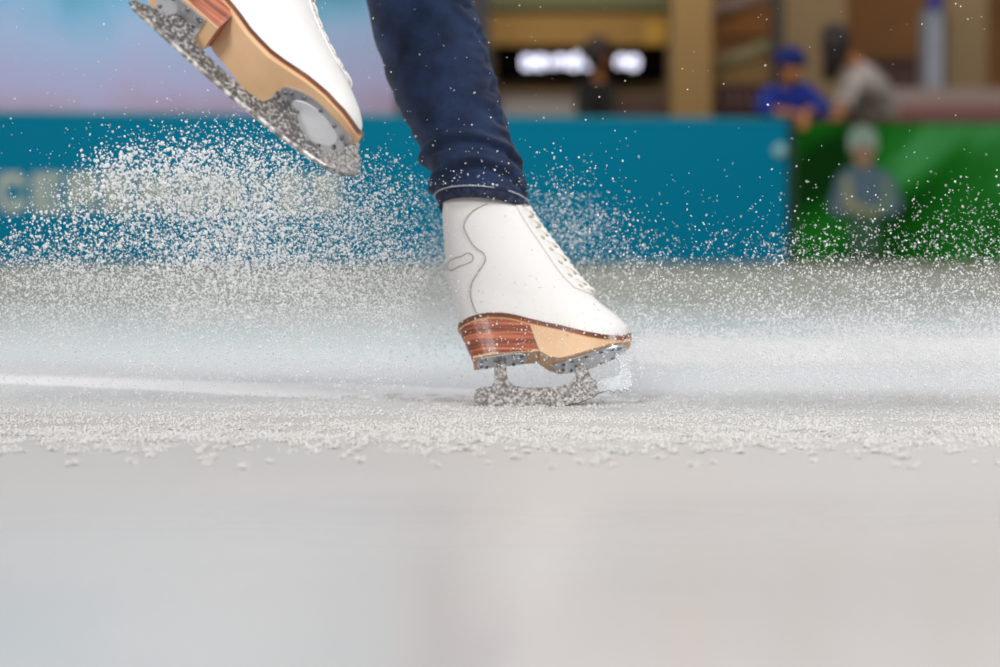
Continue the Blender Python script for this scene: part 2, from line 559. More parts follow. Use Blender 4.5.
tag(sh, 'beige shop shelf above the dark red board', 'shelf')
bm = bmesh.new(); add_tube(bm, [P(716, 66, 22.2), P(771, 46, 22.2)], 0.09, 8)
obj('handrail', bm, mat('pale_green_rail', lin(150, 140, 104), 0.6), sh)
be = bgbox('ceiling_beam', 713, 773, 14, 36, 22.5, 0.5, mat('orange_beam_paint', lin(150, 96, 42), 0.7))
tag(be, 'orange brown beam between the tan column and dark post', 'beam')
bm = bmesh.new(); add_tube(bm, [P(700, 16, 22.3), P(773, -8, 22.3)], 0.07, 8)
tag(obj('sloping_rail', bm, m_pink), 'pale sloping rail above the orange brown beam', 'rail')
lc = bgbox('bench_seat', 850, 925, 60, 250, 23.5, 0.6, m_brownd)
tag(lc, 'dark brown bench back behind the white shirted person', 'bench')
bgbox('rail_board', 850, 925, 56, 61, 23.4, 0.1, mat('rail_brown', lin(96, 60, 34), 0.6), lc)
pb = bgbox('low_barrier', 882, 1040, 88, 250, 18.6, 0.2, m_pink)
tag(pb, 'pinkish grey low barrier behind the green board', 'barrier')
bgbox('barrier_stripe', 882, 1040, 106, 118, 18.58, 0.06, mat('dusty_red_stripe', lin(128, 78, 72), 0.6), pb)
bn = bgbox('hanging_banner', 928, 942, -40, 11, 19.6, 0.03, mat('royal_blue_cloth', lin(34, 44, 120), 0.8))
tag(bn, 'small royal blue banner hanging at the top right', 'banner')
bm = bmesh.new(); add_tube(bm, [P(926, -40, 19.6), P(944, -40, 19.6)], 0.015, 8)
obj('hanging_rod', bm, m_dark, bn)

# ------------------------------------------------------------------ rink boards
K = 0.169
def board_pt(X, z, off=0.0): return Vector((X, 14.54 + K * X + off, z))
ANG = math.atan(K)
def board_box(name, X0, X1, z0, z1, off, th, m, parent=None, bev=0.006):
    Xc = (X0 + X1) / 2
    c = board_pt(Xc, (z0 + z1) / 2)
    c = c + Vector((-math.sin(ANG), math.cos(ANG), 0)) * (off + th / 2)
    return box_obj(name, c, ((X1 - X0) / math.cos(ANG), th, z1 - z0), m, parent, rz=ANG, bev=bev)
m_teal = mat('teal_board_plastic', lin(0, 118, 148), 0.6, spec=0.05)
m_green = None
def green_material():
    m = bpy.data.materials.new('green_banner_print')
    m.use_nodes = True
    nt = m.node_tree
    b = nt.nodes['Principled BSDF']
    b.inputs['Roughness'].default_value = 0.5
    b.inputs['Specular IOR Level'].default_value = 0.05
    tc = nt.nodes.new('ShaderNodeTexCoord')
    m0 = nt.nodes.new('ShaderNodeMapping')
    m0.inputs['Rotation'].default_value = (0, 0.8, 0)
    nt.links.new(tc.outputs['Object'], m0.inputs[0])
    mp = nt.nodes.new('ShaderNodeMapping')
    mp.inputs['Scale'].default_value = (0.35, 0.3, 1.6)
    nt.links.new(m0.outputs[0], mp.inputs[0])
    n = nt.nodes.new('ShaderNodeTexNoise')
    n.inputs['Scale'].default_value = 1.5; n.inputs['Detail'].default_value = 2
    nt.links.new(mp.outputs[0], n.inputs['Vector'])
    rp = nt.nodes.new('ShaderNodeValToRGB')
    els = [(0.34, lin(6, 50, 8)), (0.47, lin(14, 92, 16)), (0.58, lin(30, 112, 34)), (0.72, lin(70, 150, 84))]
    cr = rp.color_ramp
    while len(cr.elements) < len(els): cr.elements.new(0.5)
    for e, (p, c) in zip(cr.elements, els): e.position = p; e.color = c
    sp = nt.nodes.new('ShaderNodeSeparateXYZ')
    nt.links.new(tc.outputs['Object'], sp.inputs[0])
    gx = nt.nodes.new('ShaderNodeMapRange')
    gx.inputs['From Min'].default_value = 2.15; gx.inputs['From Max'].default_value = 4.1
    gx.inputs['To Min'].default_value = -0.06; gx.inputs['To Max'].default_value = 0.14
    nt.links.new(sp.outputs['X'], gx.inputs[0])
    ad = nt.nodes.new('ShaderNodeMath'); ad.operation = 'ADD'
    nt.links.new(n.outputs['Fac'], ad.inputs[0]); nt.links.new(gx.outputs[0], ad.inputs[1])
    nt.links.new(ad.outputs[0], rp.inputs[0])
    nt.links.new(rp.outputs[0], b.inputs['Base Color'])
    return m
m_green = green_material()
XJ = 2.145
tb = board_box('rink_board', -6.5, XJ - 0.01, 0.0, 1.045, 0, 0.10, m_teal)
tag(tb, 'long teal rink board with pale capital letters at left', 'board')
board_box('top_rail', -6.5, XJ - 0.01, 1.045, 1.07, -0.01, 0.13, mat('teal_rail', lin(20, 132, 150), 0.4), tb)
gb = board_box('rink_board', XJ + 0.01, 7.5, 0.0, 1.045, 0.02, 0.10, m_green)
tag(gb, 'green rink board with a printed picture of a player', 'board')
board_box('top_rail', XJ + 0.01, 7.5, 1.045, 1.068, 0.01, 0.13, mat('dark_maroon_rail', lin(84, 36, 34), 0.5), gb)
board_box('end_strip', XJ + 0.01, XJ + 0.06, 0.02, 1.035, 0.0, 0.02, mat('dark_green_strip', lin(14, 52, 28), 0.5), gb)
bm = bmesh.new()
q = board_pt(XJ - 0.07, 0.83)
add_tube(bm, [q + Vector((0, -0.03, 0)), q + Vector((0, 0.02, 0))], 0.05, 12)
obj('bolt_cover', bm, mat('pale_plastic', lin(150, 190, 196), 0.5), tb)

# pale letters on the teal board (flat print, real size)
def strokes(letter):
    S = {'C': [[(1, .82), (.75, 1), (.25, 1), (0, .75), (0, .25), (.25, 0), (.75, 0), (1, .18)]],
         'E': [[(1, 1), (0, 1), (0, 0), (1, 0)], [(0, .5), (.85, .5)]],
         'R': [[(0, 0), (0, 1), (.7, 1), (1, .85), (1, .6), (.7, .45), (0, .45)], [(.55, .45), (1, 0)]],
         'M': [[(0, 0), (0, 1), (.5, .4), (1, 1), (1, 0)]],
         'O': [[(.25, 0), (0, .25), (0, .75), (.25, 1), (.75, 1), (1, .75), (1, .25), (.75, 0), (.25, 0)]],
         'N': [[(0, 0), (0, 1), (1, 0), (1, 1)]],
         'I': [[(.5, 0), (.5, 1)]],
         'S': [[(1, .85), (.75, 1), (.25, 1), (0, .8), (.1, .58), (.9, .42), (1, .2), (.75, 0), (.25, 0), (0, .15)]]}
    return S[letter]
m_letter = mat('pale_tan_lettering', lin(176, 182, 168), 0.5, spec=0.2)
for k, ch in enumerate('CEREMONIES'):
    bm = bmesh.new()
    px0 = 4 + 34.3 * k
    X0 = (px0 - 500) / FPX * 14.0
    for st in strokes(ch):
        for a, b_ in zip(st[:-1], st[1:]):
            p = board_pt(X0 + a[0] * 0.14, 0.405 + a[1] * 0.20, -0.004)
            q = board_pt(X0 + b_[0] * 0.14, 0.405 + b_[1] * 0.20, -0.004)
            d = (q - p).normalized() * 0.03
            nrm = Vector((0, -1, 0)).cross(d).normalized() * 0.033
            vs = [bm.verts.new(v) for v in (p - d - nrm, q + d - nrm, q + d + nrm, p - d + nrm)]
            bm.faces.new(vs)
    me_l = bpy.data.meshes.new('l'); bm.to_mesh(me_l); bm.free()
    obj('letter', me_l, m_letter, tb, smooth=False)

# printed player on the green board, flat shapes of the print
def flat_shape(name, pts, m, off, parent):
    bm = bmesh.new()
    vs = []
    for px, py in pts:
        Y = 16.45
        p = P(px, py, Y)
        # slide along the ray onto the board plane
        d = p - Vector((0, 0, CAM_Z))
        t = (14.54) / (d.y - K * d.x)
        p = Vector((0, 0, CAM_Z)) + d * t
        vs.append(bm.verts.new(p + Vector((math.sin(ANG), -math.cos(ANG), 0)) * off))
    bm.faces.new(vs)
    return obj(name, bm, m, parent, smooth=False)
cap_o = [(862 + 15 * math.cos(a), 141 - 16 * math.sin(a)) for a in np.linspace(0, PI, 14)]
pr = flat_shape('printed_player', smooth_pts([(849, 166, 0), (874, 166, 0), (896, 178, 0), (903, 208, 0), (892, 216, 0), (880, 214, 0), (882, 262, 0), (846, 262, 0), (848, 216, 0), (834, 216, 0), (828, 206, 0), (834, 178, 0)], 4, True) and
                [(849, 166), (874, 166), (894, 177), (903, 206), (894, 216), (880, 216), (848, 216), (834, 216), (828, 206), (836, 177)],
                mat('print_blue_grey', lin(74, 98, 110), 0.5), -0.0, gb)
pr.location = Vector((math.sin(ANG), -math.cos(ANG), 0)) * 0.006
for nm, pts, colr, off in [('printed_trousers', [(850, 214), (878, 214), (880, 256), (848, 256)], lin(40, 82, 52), 0.003),
                           ('printed_hat', cap_o + [(848, 152), (876, 152)][::-1][::-1], lin(128, 146, 132), 0.010),
                           ('printed_face', [(853, 146), (872, 146), (873, 158), (868, 168), (857, 168), (852, 158)], lin(134, 104, 78), 0.014),
                           ('printed_forearm', [(842, 176), (850, 178), (852, 200), (866, 207), (880, 209), (878, 216), (858, 214), (842, 208)], lin(134, 134, 104), 0.014),
                           ('printed_forearm', [(880, 178), (888, 180), (892, 204), (884, 212), (872, 210), (884, 200)], lin(104, 128, 104), 0.012)]:
    flat_shape(nm, pts, mat(nm + '_ink', colr, 0.5), off, pr)

# ------------------------------------------------------------------ figures built with a skin skeleton
def skin_mesh(name, verts, edges, radii, m, parent=None, sub=2):
    me = bpy.data.meshes.new(name)
    me.from_pydata([tuple(v) for v in verts], edges, [])
    t = bpy.data.objects.new('tmp', me)
    C.objects.link(t)
    sk = t.modifiers.new('s', 'SKIN')
    for i, r in enumerate(radii):
        rr = r if isinstance(r, tuple) else (r, r)
        me.skin_vertices[0].data[i].radius = rr
        me.skin_vertices[0].data[i].use_root = (i == 0)
    sb = t.modifiers.new('b', 'SUBSURF'); sb.levels = sub; sb.render_levels = sub
    dg = bpy.context.evaluated_depsgraph_get()
    new = bpy.data.meshes.new_from_object(t.evaluated_get(dg))
    bpy.data.objects.remove(t); bpy.data.meshes.remove(me)
    return obj(name, new, m, parent)

def blob(name, c, s, m, parent, rot=(0, 0, 0), f=None):
    bm = bmesh.new()
    bmesh.ops.create_uvsphere(bm, u_segments=24, v_segments=16, radius=1.0)
    for v in bm.verts:
        if f: v.co = f(v.co.copy())
        v.co = Vector((v.co.x * s[0], v.co.y * s[1], v.co.z * s[2]))
    R = Matrix.Rotation(rot[2], 3, 'Z') @ Matrix.Rotation(rot[1], 3, 'Y') @ Matrix.Rotation(rot[0], 3, 'X')
    for v in bm.verts: v.co = R @ v.co + Vector(c)
    return obj(name, bm, m, parent)

def figure(label, base, head, neck, chest, pelvis, arms, shirt_m, hair_m, trousers_m, face_dir, hat=None, long_hair=False, hs=1.0, sleeve=0.75):
    """a standing person behind the boards; joints are world points, arms = [(shoulder, elbow, wrist, hand), ...]"""
    root = empty('person', base)
    tag(root, label, 'person', 'people behind the rink boards')
    B = Vector(base)
    def L(v): return Vector(v) - B
    fd = Vector(face_dir).normalized()
    side = Vector((-fd.y, fd.x, 0)).normalized()
    V = [L(pelvis), L(chest), L(neck), L(head) - Vector((0, 0, 0.05)), L(head) + Vector((0, 0, 0.05))]
    E = [(0, 1), (1, 2), (2, 3), (3, 4)]
    R = [(0.13, 0.10), (0.14, 0.10), 0.05, (0.075, 0.085), (0.08, 0.09)]
    for a in arms:
        i = len(V)
        V += [L(p) for p in a]
        E += [(1, i), (i, i + 1), (i + 1, i + 2), (i + 2, i + 3)]
        R += [0.05, 0.042, 0.03, 0.035]
        hnd, wr = L(a[3]), L(a[2])
        d = (hnd - wr).normalized()
        for k in range(5):
            s_ = side * ((k - 2) * 0.018)
            V += [hnd + s_ + d * 0.03, hnd + s_ * 1.2 + d * (0.07 if k else 0.045) + Vector((0, 0, -0.015))]
            j = len(V)
            E += [(i + 3, j - 2), (j - 2, j - 1)]
            R += [0.010, 0.008]
    for s_ in (-1, 1):
        i = len(V)
        hp = L(pelvis) + side * 0.09 * s_
        ft = side * 0.10 * s_
        V += [hp - Vector((0, 0, 0.06)), (hp + ft) / 2 + Vector((0, 0, 0)), ft + Vector((0, 0, 0.07)), ft + fd * 0.14 + Vector((0, 0, 0.035))]
        E += [(0, i), (i, i + 1), (i + 1, i + 2), (i + 2, i + 3)]
        R += [0.09, 0.055, 0.04, 0.035]
    body = skin_mesh('body', V, E, R, M['skin_dim'], root)
    # clothing
    V2 = [L(pelvis), (L(pelvis) + L(chest)) / 2, L(chest), L(neck) - Vector((0, 0, 0.03))]
    E2 = [(0, 1), (1, 2), (2, 3)]; R2 = [(0.17, 0.14), (0.18, 0.14), (0.20, 0.15), 0.08]
    for a in arms:
        i = len(V2)
        V2 += [L(a[0]), L(a[1]), L(a[2]) * sleeve + L(a[1]) * (1 - sleeve)]
        E2 += [(2, i), (i, i + 1), (i + 1, i + 2)]; R2 += [0.095, 0.08, 0.06]
    skin_mesh('shirt', V2, E2, R2, shirt_m, root)
    V3 = [L(pelvis)]; E3 = []; R3 = [(0.15, 0.12)]
    for s_ in (-1, 1):
        i = len(V3)
        hp = L(pelvis) + side * 0.09 * s_
        ft = side * 0.10 * s_
        V3 += [hp - Vector((0, 0, 0.06)), (hp + ft) / 2, ft + Vector((0, 0, 0.1))]
        E3 += [(0, i), (i, i + 1), (i + 1, i + 2)]; R3 += [0.11, 0.08, 0.07]
    skin_mesh('trousers', V3, E3, R3, trousers_m, root)
    h = L(head)
    az = math.atan2(fd.y, fd.x)
    def cut(v): # hair leaves the face free
        if v.x > 0.25 and v.z < 0.45: v.x *= 0.55
        return v
    blob('hair', h + Vector((0, 0, 0.03)) - fd * 0.02, (0.115 * hs, 0.1 * hs, 0.125 * hs), hair_m, root, (0, 0, az), cut)
    if long_hair:
        obj_b = bmesh.new()
        add_tube(obj_b, smooth_pts([h - fd * 0.03 + Vector((0, 0, 0.05)), h - fd * 0.03 + Vector((0, 0, -0.06)), h + Vector((0.0, 0, -0.17)), h + fd * 0.03 + Vector((0, 0, -0.27))], 5),
                 list(np.interp(np.linspace(0, 1, 16), [0, .4, 1], [0.11, 0.10, 0.05])), 14)
        obj('long_hair', obj_b, hair_m, root)
    if hat:
        ht = blob('knit_cap', h + Vector((0, 0, 0.07)) - fd * 0.01, (0.125, 0.115, 0.095), hat, root, (0, 0, az))
        bmb = bmesh.new()
        ring = [h + Vector((math.cos(a) * 0.121, math.sin(a) * 0.112, 0.035)) for a in np.linspace(0, 2 * PI, 24, endpoint=False)]
        add_tube(bmb, ring, 0.018, 8, closed=True)
        obj('cap_brim', bmb, hat, ht)
    # facial features
    for s_ in (-1, 1):
        blob('eye', h + fd * 0.083 + side * 0.032 * s_ + Vector((0, 0, 0.0)), (0.011, 0.011, 0.008), m_black, root)
        blob('ear', h + side * 0.088 * s_, (0.018, 0.012, 0.03), M['skin_dim'], root)
    blob('nose', h + fd * 0.098 + Vector((0, 0, -0.03)), (0.018, 0.014, 0.024), M['skin_dim'], root)
    blob('mouth', h + fd * 0.084 + Vector((0, 0, -0.065)), (0.010, 0.024, 0.006), mat('lips', lin(130, 60, 50), 0.6), root, (0, 0, az))
    return root

m_blue = mat('royal_blue_sweater', lin(14, 40, 128), 0.85)
m_navy = mat('navy_knit', lin(12, 30, 98), 0.9)
m_hair = mat('dark_hair', lin(34, 18, 16), 0.6)
m_white = mat('pale_shirt_cloth', lin(182, 168, 158), 0.85, mix=(lin(120, 112, 106), 9, 0.5, 0.7, (1, 1, 1)))
m_trous = mat('dark_trousers', lin(40, 40, 52), 0.9)
m_blk = mat('black_cloth', lin(14, 12, 14), 0.9)
# blue person leaning on the board, hand hanging over it
Yb = 15.4
figure('person in a blue sweater and blue knit cap leaning over the boards', (P(788, 200, 15.8).x, 15.85, 0),
       P(791, 67, Yb + .05), P(788, 86, Yb + .15), P(788, 102, Yb + .25), P(786, 150, 15.75),
       [(P(806, 94, Yb + .12), P(825, 112, Yb + .10), P(806, 111, 15.12), P(803, 124, 14.80)),
        (P(770, 96, Yb + .12), P(763, 110, Yb + .0), P(782, 112, 15.2), P(795, 114, 15.15))],
       m_blue, m_hair, m_trous, (0.5, -0.75, 0), hat=m_navy)
figure('person in a pale shirt with long dark hair bending forward', (P(872, 200, 16.20).x, 16.35, 0),
       P(832, 46, 15.80), P(848, 58, 15.90), P(866, 74, 16.05), P(886, 122, 16.40),
       [(P(852, 84, 15.80), P(842, 108, 15.75), P(836, 118, 15.50), P(832, 121, 15.40)),
        (P(868, 84, 16.10), P(846, 106, 16.10), P(838, 118, 15.80), P(834, 120, 15.70))],
       m_white, m_hair, m_trous, (-0.6, 0.7, 0), long_hair=True, hs=1.2, sleeve=0.05)
figure('person in black clothes with dark hair standing before the lit sign', (P(597, 200, 19.6).x, 19.7, 0),
       P(600, 56, 19.5), P(598, 74, 19.6), P(596, 92, 19.65), P(596, 138, 19.7),
       [(P(607, 88, 19.6), P(610, 112, 19.5), P(608, 130, 19.3), P(608, 138, 19.3)),
        (P(585, 88, 19.6), P(583, 112, 19.5), P(585, 130, 19.3), P(586, 138, 19.3))],
       m_blk, m_hair, m_trous, (0.95, -0.1, 0), hs=1.35)

# ------------------------------------------------------------------ figure skates
class Frame:
    """local axes of one skate: x to the toe, z away from the sole, y to the far side.
    loc() turns a photograph point plus a sideways offset into that skate's own space."""
    def __init__(s, ax, ay, Y, ang, roll):
        s.a = (ax, ay)
        s.O = P(ax, ay, Y)
        d = (s.O - Vector((0, 0, CAM_Z))).normalized()
        right = d.cross(Vector((0, 0, 1))).normalized()
        up = right.cross(d)
        # true scale: pixels per metre at that distance along the optical axis
        depth = (s.O - Vector((0, 0, CAM_Z))).dot(_f)
        s.S = FPX / depth
        ca, sa = math.cos(ang), math.sin(ang)
        s.ca, s.sa, s.cr, s.sr = ca, sa, math.cos(roll), math.sin(roll)
        X = right * ca - up * sa
        Q = right * sa + up * ca
        Z = Q * s.cr + d * s.sr
        Yv = Z.cross(X)
        s.M = Matrix(((X.x, Yv.x, Z.x, s.O.x), (X.y, Yv.y, Z.y, s.O.y), (X.z, Yv.z, Z.z, s.O.z), (0, 0, 0, 1)))
    def loc(s, px, py, yl=0.0):
        """the point of the plane y = yl of the skate that is seen at (px, py)"""
        inv = s.M.inverted()
        o = inv @ Vector((0, 0, CAM_Z))
        d = (inv @ P(px, py, 3.0)) - o
        return o + d * ((yl - o.y) / d.y)
    def pq(s, px, py):
        v = s.loc(px, py)
        return v.x, v.z * s.cr
    def rim(s, pts, hw, xa, xb):
        """sole line seen along the near rim -> the (p, q) of the middle of that face"""
        out = []
        X0, X1 = s.loc(*xa).x, s.loc(*xb).x
        for px, py in pts:
            v = s.loc(px, py)
            for _ in range(3):
                W = plan(max(0, min(1, (v.x - X0) / (X1 - X0))), hw)
                v = s.loc(px, py, -W)
            out.append((v.x, v.z * s.cr))
        return out

PLAN_S = [0, .01, .03, .08, .18, .32, .42, .55, .68, .78, .87, .93, .97, .99, 1]
PLAN_W = [0, .30, .50, .70, .79, .75, .70, .78, .96, 1.0, .93, .76, .53, .31, 0]
def plan(s, hw): return interp(PLAN_S, PLAN_W, s) * hw

def build_skate(fr, back, front, soletop, hwmax, shaft_w, solebot, heel_rng, heel_bot, heel_bot_rng, blade, pick, toe_plate, heel_plate, seam=None, oval=None, lace_t=(0.3, 1.0), nlace=9, label='', iced_front=False, edge=None, heel_s=0.86):
    """back/front: side profiles (local p,q in metres at the middle of the boot) from sole to cuff;
    soletop/solebot: lists of (p, q) of the middle of the upper/lower sole face"""
    root = bpy.data.objects.new('ice_skate', None)
    root.empty_display_size = 0.05
    C.objects.link(root)
    root.matrix_world = fr.M
    tag(root, label, 'ice skate', 'white figure skates worn by the skater')
    bs = smooth_pts([(p, q / fr.cr, 0) for p, q in back], 6)
    fs = smooth_pts([(p, q / fr.cr, 0) for p, q in front], 6)
    n = len(bs)
    x0, x1 = soletop[0][0], soletop[-1][0]
    stx, stz = [p for p, q in soletop], [q / fr.cr for p, q in soletop]
    def ztop(x): return interp(stx, stz, x)
    sbx, sbz = [p for p, q in solebot], [q / fr.cr for p, q in solebot]
    def zbot(x): return interp(sbx, sbz, x)
    def ring_pt(t, phi):
        k = max(0, min(n - 1.0001, t * (n - 1)))
        i = int(k); f = k - i
        B = bs[i].lerp(bs[min(i + 1, n - 1)], f); F = fs[i].lerp(fs[min(i + 1, n - 1)], f)
        u = math.cos(phi); s = (1 + u) / 2
        x = B.x + (F.x - B.x) * s
        zl = B.y + (F.y - B.y) * s
        # near the sole follow its curved top
        kk = max(0.0, 1 - t / 0.35) ** 1.5
        z = zl
        if kk > 0:
            sl = (ztop(x) - (bs[0].y + (fs[0].y - bs[0].y) * (x - bs[0].x) / (fs[0].x - bs[0].x)))
            z += sl * kk
        tt = min(1.0, t / 0.42); tt = tt * tt * (3 - 2 * tt)
        pinch = 1.0 - 0.10 * math.exp(-((t - 0.62) / 0.16) ** 2)
        W = plan(s, hwmax) * (0.97 + 0.10 * min(1, t / 0.08)) * (1 - tt) + shaft_w * pinch * (abs(math.sin(phi)) ** 0.9) * tt
        return Vector((x, W if phi >= 0 else -W, z))
    NR, NS = 70, 72
    bm = bmesh.new()
    rings = []
    for i in range(NR + 1):
        t = i / NR
        rings.append([ring_pt(t, (-PI + 2 * PI * (k + 0.5) / NS)) for k in range(NS)])
    loft(bm, rings, True, False)
    bmesh.ops.recalc_face_normals(bm, faces=bm.faces)
    bvh = BVHTree.FromBMesh(bm)
    upper = obj('boot_upper', bm, M['leather'], root)
    sd = upper.modifiers.new('thickness', 'SOLIDIFY'); sd.thickness = 0.003; sd.offset = -1
    def out(t, phi, d):
        e = 0.01
        a = ring_pt(min(1, t + e), phi) - ring_pt(max(0, t - e), phi)
        b = ring_pt(t, phi + e) - ring_pt(t, phi - e)
        nrm = a.cross(b)
        if nrm.length < 1e-12: nrm = Vector((1, 0, 0))
        nrm.normalize()
        p = ring_pt(t, phi)
        c = ring_pt(t, 0).lerp(ring_pt(t, PI - 1e-4), 0.5)
        if nrm.dot(p - c) < 0: nrm = -nrm
        return p + nrm * d
    # tongue, facings, laces, hooks
    t0, t1 = lace_t
    def strip(name, pa, pb, d, m, ta, tb, nn=30, w_=6, thick=0.0022):
        b2 = bmesh.new()
        G = [[b2.verts.new(out(ta + (tb - ta) * i / nn, pa(i / nn) + (pb(i / nn) - pa(i / nn)) * j / w_, d)) for j in range(w_ + 1)] for i in range(nn + 1)]
        for i in range(nn):
            for j in range(w_):
                b2.faces.new((G[i][j], G[i + 1][j], G[i + 1][j + 1], G[i][j + 1]))
        o = obj(name, b2, m, root)
        s2 = o.modifiers.new('thickness', 'SOLIDIFY'); s2.thickness = thick; s2.offset = 0
        return o
    strip('tongue', lambda v: -0.36, lambda v: 0.36, 0.0016, M['lining'], t0 + 0.02, min(1.0, t1 + 0.01), thick=0.004)
    for sg_ in (-1, 1):
        strip('lace_facing', lambda v: sg_ * (0.34 + 0.03 * math.sin(v * 9)), lambda v: sg_ * 0.78, 0.0014, M['leather'], t0, min(0.995, t1 + 0.01))
    b2 = bmesh.new(); b3 = bmesh.new()
    ph = 0.46
    ts = [t0 + 0.03 + (t1 - t0 - 0.05) * k / (nlace - 1) for k in range(nlace)]
    for k, t in enumerate(ts):
        add_tube(b2, smooth_pts([out(t, -ph, 0.003), out(t, -ph * .4, 0.0075), out(t, ph * .4, 0.0075), out(t, ph, 0.003)], 4), 0.0021, 7)
        if k < nlace - 1:
            for sg_ in (-1, 1):
                tm = (t + ts[k + 1]) / 2
                add_tube(b2, smooth_pts([out(t, sg_ * ph, 0.003), out(t * .75 + ts[k + 1] * .25, sg_ * ph * .5, 0.0062), out(tm, 0, 0.0085 if sg_ > 0 else 0.006), out(t * .25 + ts[k + 1] * .75, -sg_ * ph * .5, 0.0062), out(ts[k + 1], -sg_ * ph, 0.003)], 4), 0.0019, 7)
    obj('laces', b2, M['lace'], root)
    for k, t in enumerate(ts):
        for sg_ in (-1, 1):
            b3 = bmesh.new()
            if t > 0.62:
                a = out(t, sg_ * (ph + .08), 0.0015); b_ = out(t, sg_ * (ph + .02), 0.0055); c = out(t, sg_ * (ph - .05), 0.0062)
                add_tube(b3, smooth_pts([a, b_, c], 3), 0.0016, 6)
                obj('lace_hook', b3, M['hook'], root)
            else:
                c = out(t, sg_ * (ph + .1), 0.0028)
                r1 = (out(t + .01, sg_ * (ph + .1), 0.0028) - c).normalized(); r2 = (out(t, sg_ * (ph + .14), 0.0028) - c).normalized()
                add_tube(b3, [c + (r1 * math.cos(a) + r2 * math.sin(a)) * 0.0026 for a in np.linspace(0, 2 * PI, 12, endpoint=False)], 0.0008, 5, closed=True)
                obj('eyelet', b3, M['hook'], root)
    # seams drawn on the near side of the leather
    def on_near(px, py, lift=0.0006):
        o_ = fr.loc(px, py, -0.3)
        dirv = (fr.loc(px, py, 0.1) - o_).normalized()
        h, nn, _, _ = bvh.ray_cast(o_, dirv)
        if h is None: return None
        return h - dirv * lift
    def seam_obj(name, path, r=0.0007, closed=False, m=None):
        pts = [on_near(x, y) for x, y, *_ in smooth_pts([(x, y, 0) for x, y in path], 8, closed)]
        pts = [p for p in pts if p is not None]
        if len(pts) > 3:
            b4 = bmesh.new(); add_tube(b4, pts, r, 6, closed=closed)
            obj(name, b4, m or M['seam'], upper)
    if seam:
        seam_obj('quarter_seam', seam)
        seam_obj('quarter_seam', [(x - 2.6, y + 0.6) for x, y in seam], 0.0003, m=M['lining'])
    if oval:
        seam_obj('heel_patch_seam', oval, 0.0006, True)
    # welt and sole: plan outline extruded between two curved faces
    def slab(name, m, xa, xb, ztf, zbf, hw, top_s=1.0, bot_s=1.0, xa2=None, xb2=None, sfull=None, grow=0.0, lay=4, parent=root, cap_flat=False):
        NP = 56
        rr = []
        for l in range(lay + 1):
            f = l / lay
            A = xa + ((xa2 if xa2 is not None else xa) - xa) * f
            B_ = xb + ((xb2 if xb2 is not None else xb) - xb) * f
            ws = top_s + (bot_s - top_s) * f
            ring = []
            for k in range(NP):
                a = -PI + 2 * PI * (k + 0.5) / NP
                u = math.cos(a)
                # heel block is cut square at its front (breast)
                if cap_flat:
                    uu = max(-1, min(1, u * 1.0))
                    x = A + (B_ - A) * (1 + uu) / 2
                    sx = (x - x0) / (x1 - x0) if not sfull else 0
                    base = xa + (x - A) / (B_ - A) * (xb - xa)
                    sx = max(0.0, (base - x0) / (x1 - x0))
                    W = plan(sx, hw) * ws
                    if u > 0.96: x = B_; W = plan(max(0.0, (xb - x0) / (x1 - x0)), hw) * ws * (abs(math.sin(a)) / math.sin(math.acos(0.96)))
                else:
                    x = A + (B_ - A) * (1 + u) / 2
                    sx = (x - A) / (B_ - A)
                    W = plan(sx, hw) * ws
                z = ztf(x) + (zbf(x) - ztf(x)) * f
                ring.append(Vector((x, math.copysign(W, a), z)))
            rr.append(ring)
        b4 = bmesh.new()
        vr = loft(b4, rr, False, False)
        for R_ in (vr[0], vr[-1]):
            for k in range(NP // 2 - 1):
                a, b_, c, d = R_[k], R_[k + 1], R_[NP - 2 - k], R_[NP - 1 - k]
                b4.faces.new((a, b_, c, d))
        o = obj(name, b4, m, parent)
        es = o.modifiers.new('crisp', 'EDGE_SPLIT'); es.split_angle = math.radians(40)
        return o
    thw = 0.0048
    slab('welt', M['welt'], x0 - 0.002, x1 + 0.0025, lambda x: ztop(x) + 0.002, lambda x: ztop(x) - thw, hwmax + 0.0015)
    slab('sole', M['tan'], x0 - 0.001, x1 + 0.0015, lambda x: ztop(x) - thw, lambda x: min(ztop(x) - thw - 0.003, zbot(x)), hwmax + 0.0005, bot_s=0.98)
    slab('sole_edge', M['edge'], x0 - 0.001, x1 + 0.002, lambda x: ztop(x) - thw + 0.0002, lambda x: ztop(x) - thw - 0.0010, hwmax + 0.001)
    ha, hb = heel_rng; ha2, hb2 = heel_bot_rng
    hbx, hbz = [p for p, q in heel_bot], [q / fr.cr for p, q in heel_bot]
    def zh(x): return interp(hbx, hbz, x)
    slab('heel_stack', M['heel'], ha, hb, lambda x: ztop(x) - thw - 0.002, zh, hwmax, bot_s=heel_s, xa2=ha2, xb2=hb2, cap_flat=True, lay=6)
    slab('heel_cap', M['tan'], ha2 - 0.0005, hb2 + 0.0005, lambda x: zh(x) + 0.0022, lambda x: zh(x) - 0.0008, hwmax * (heel_s + 0.012), cap_flat=True, lay=2)
    # base plates: thin shaped metal lying under the sole
    def zplate(x, bx): return (zh(x) if bx else min(ztop(x) - thw - 0.003, zbot(x)))
    def plate_obj(name, outline, bx, th, m, dz=0.0, parent=root):
        b4 = bmesh.new()
        cx = sum(p[0] for p in outline) / len(outline)
        rings_ = []
        for l in (0.0, 0.35, 0.7, 1.0):
            rings_.append([Vector((cx + (x - cx) * l, y * l, zplate(cx + (x - cx) * l, bx) - dz - th)) for x, y in outline])
        top = [Vector((x, y, zplate(x, bx) - dz + 0.001)) for x, y in outline]
        loft(b4, [top] + [rings_[3]] + [rings_[2]] + [rings_[1]], True, True)
        return obj(name, b4, m, parent, smooth=False)
    def sm(o): return [(v.x, v.y) for v in smooth_pts([(a, b, 0) for a, b in o], 5, True)]
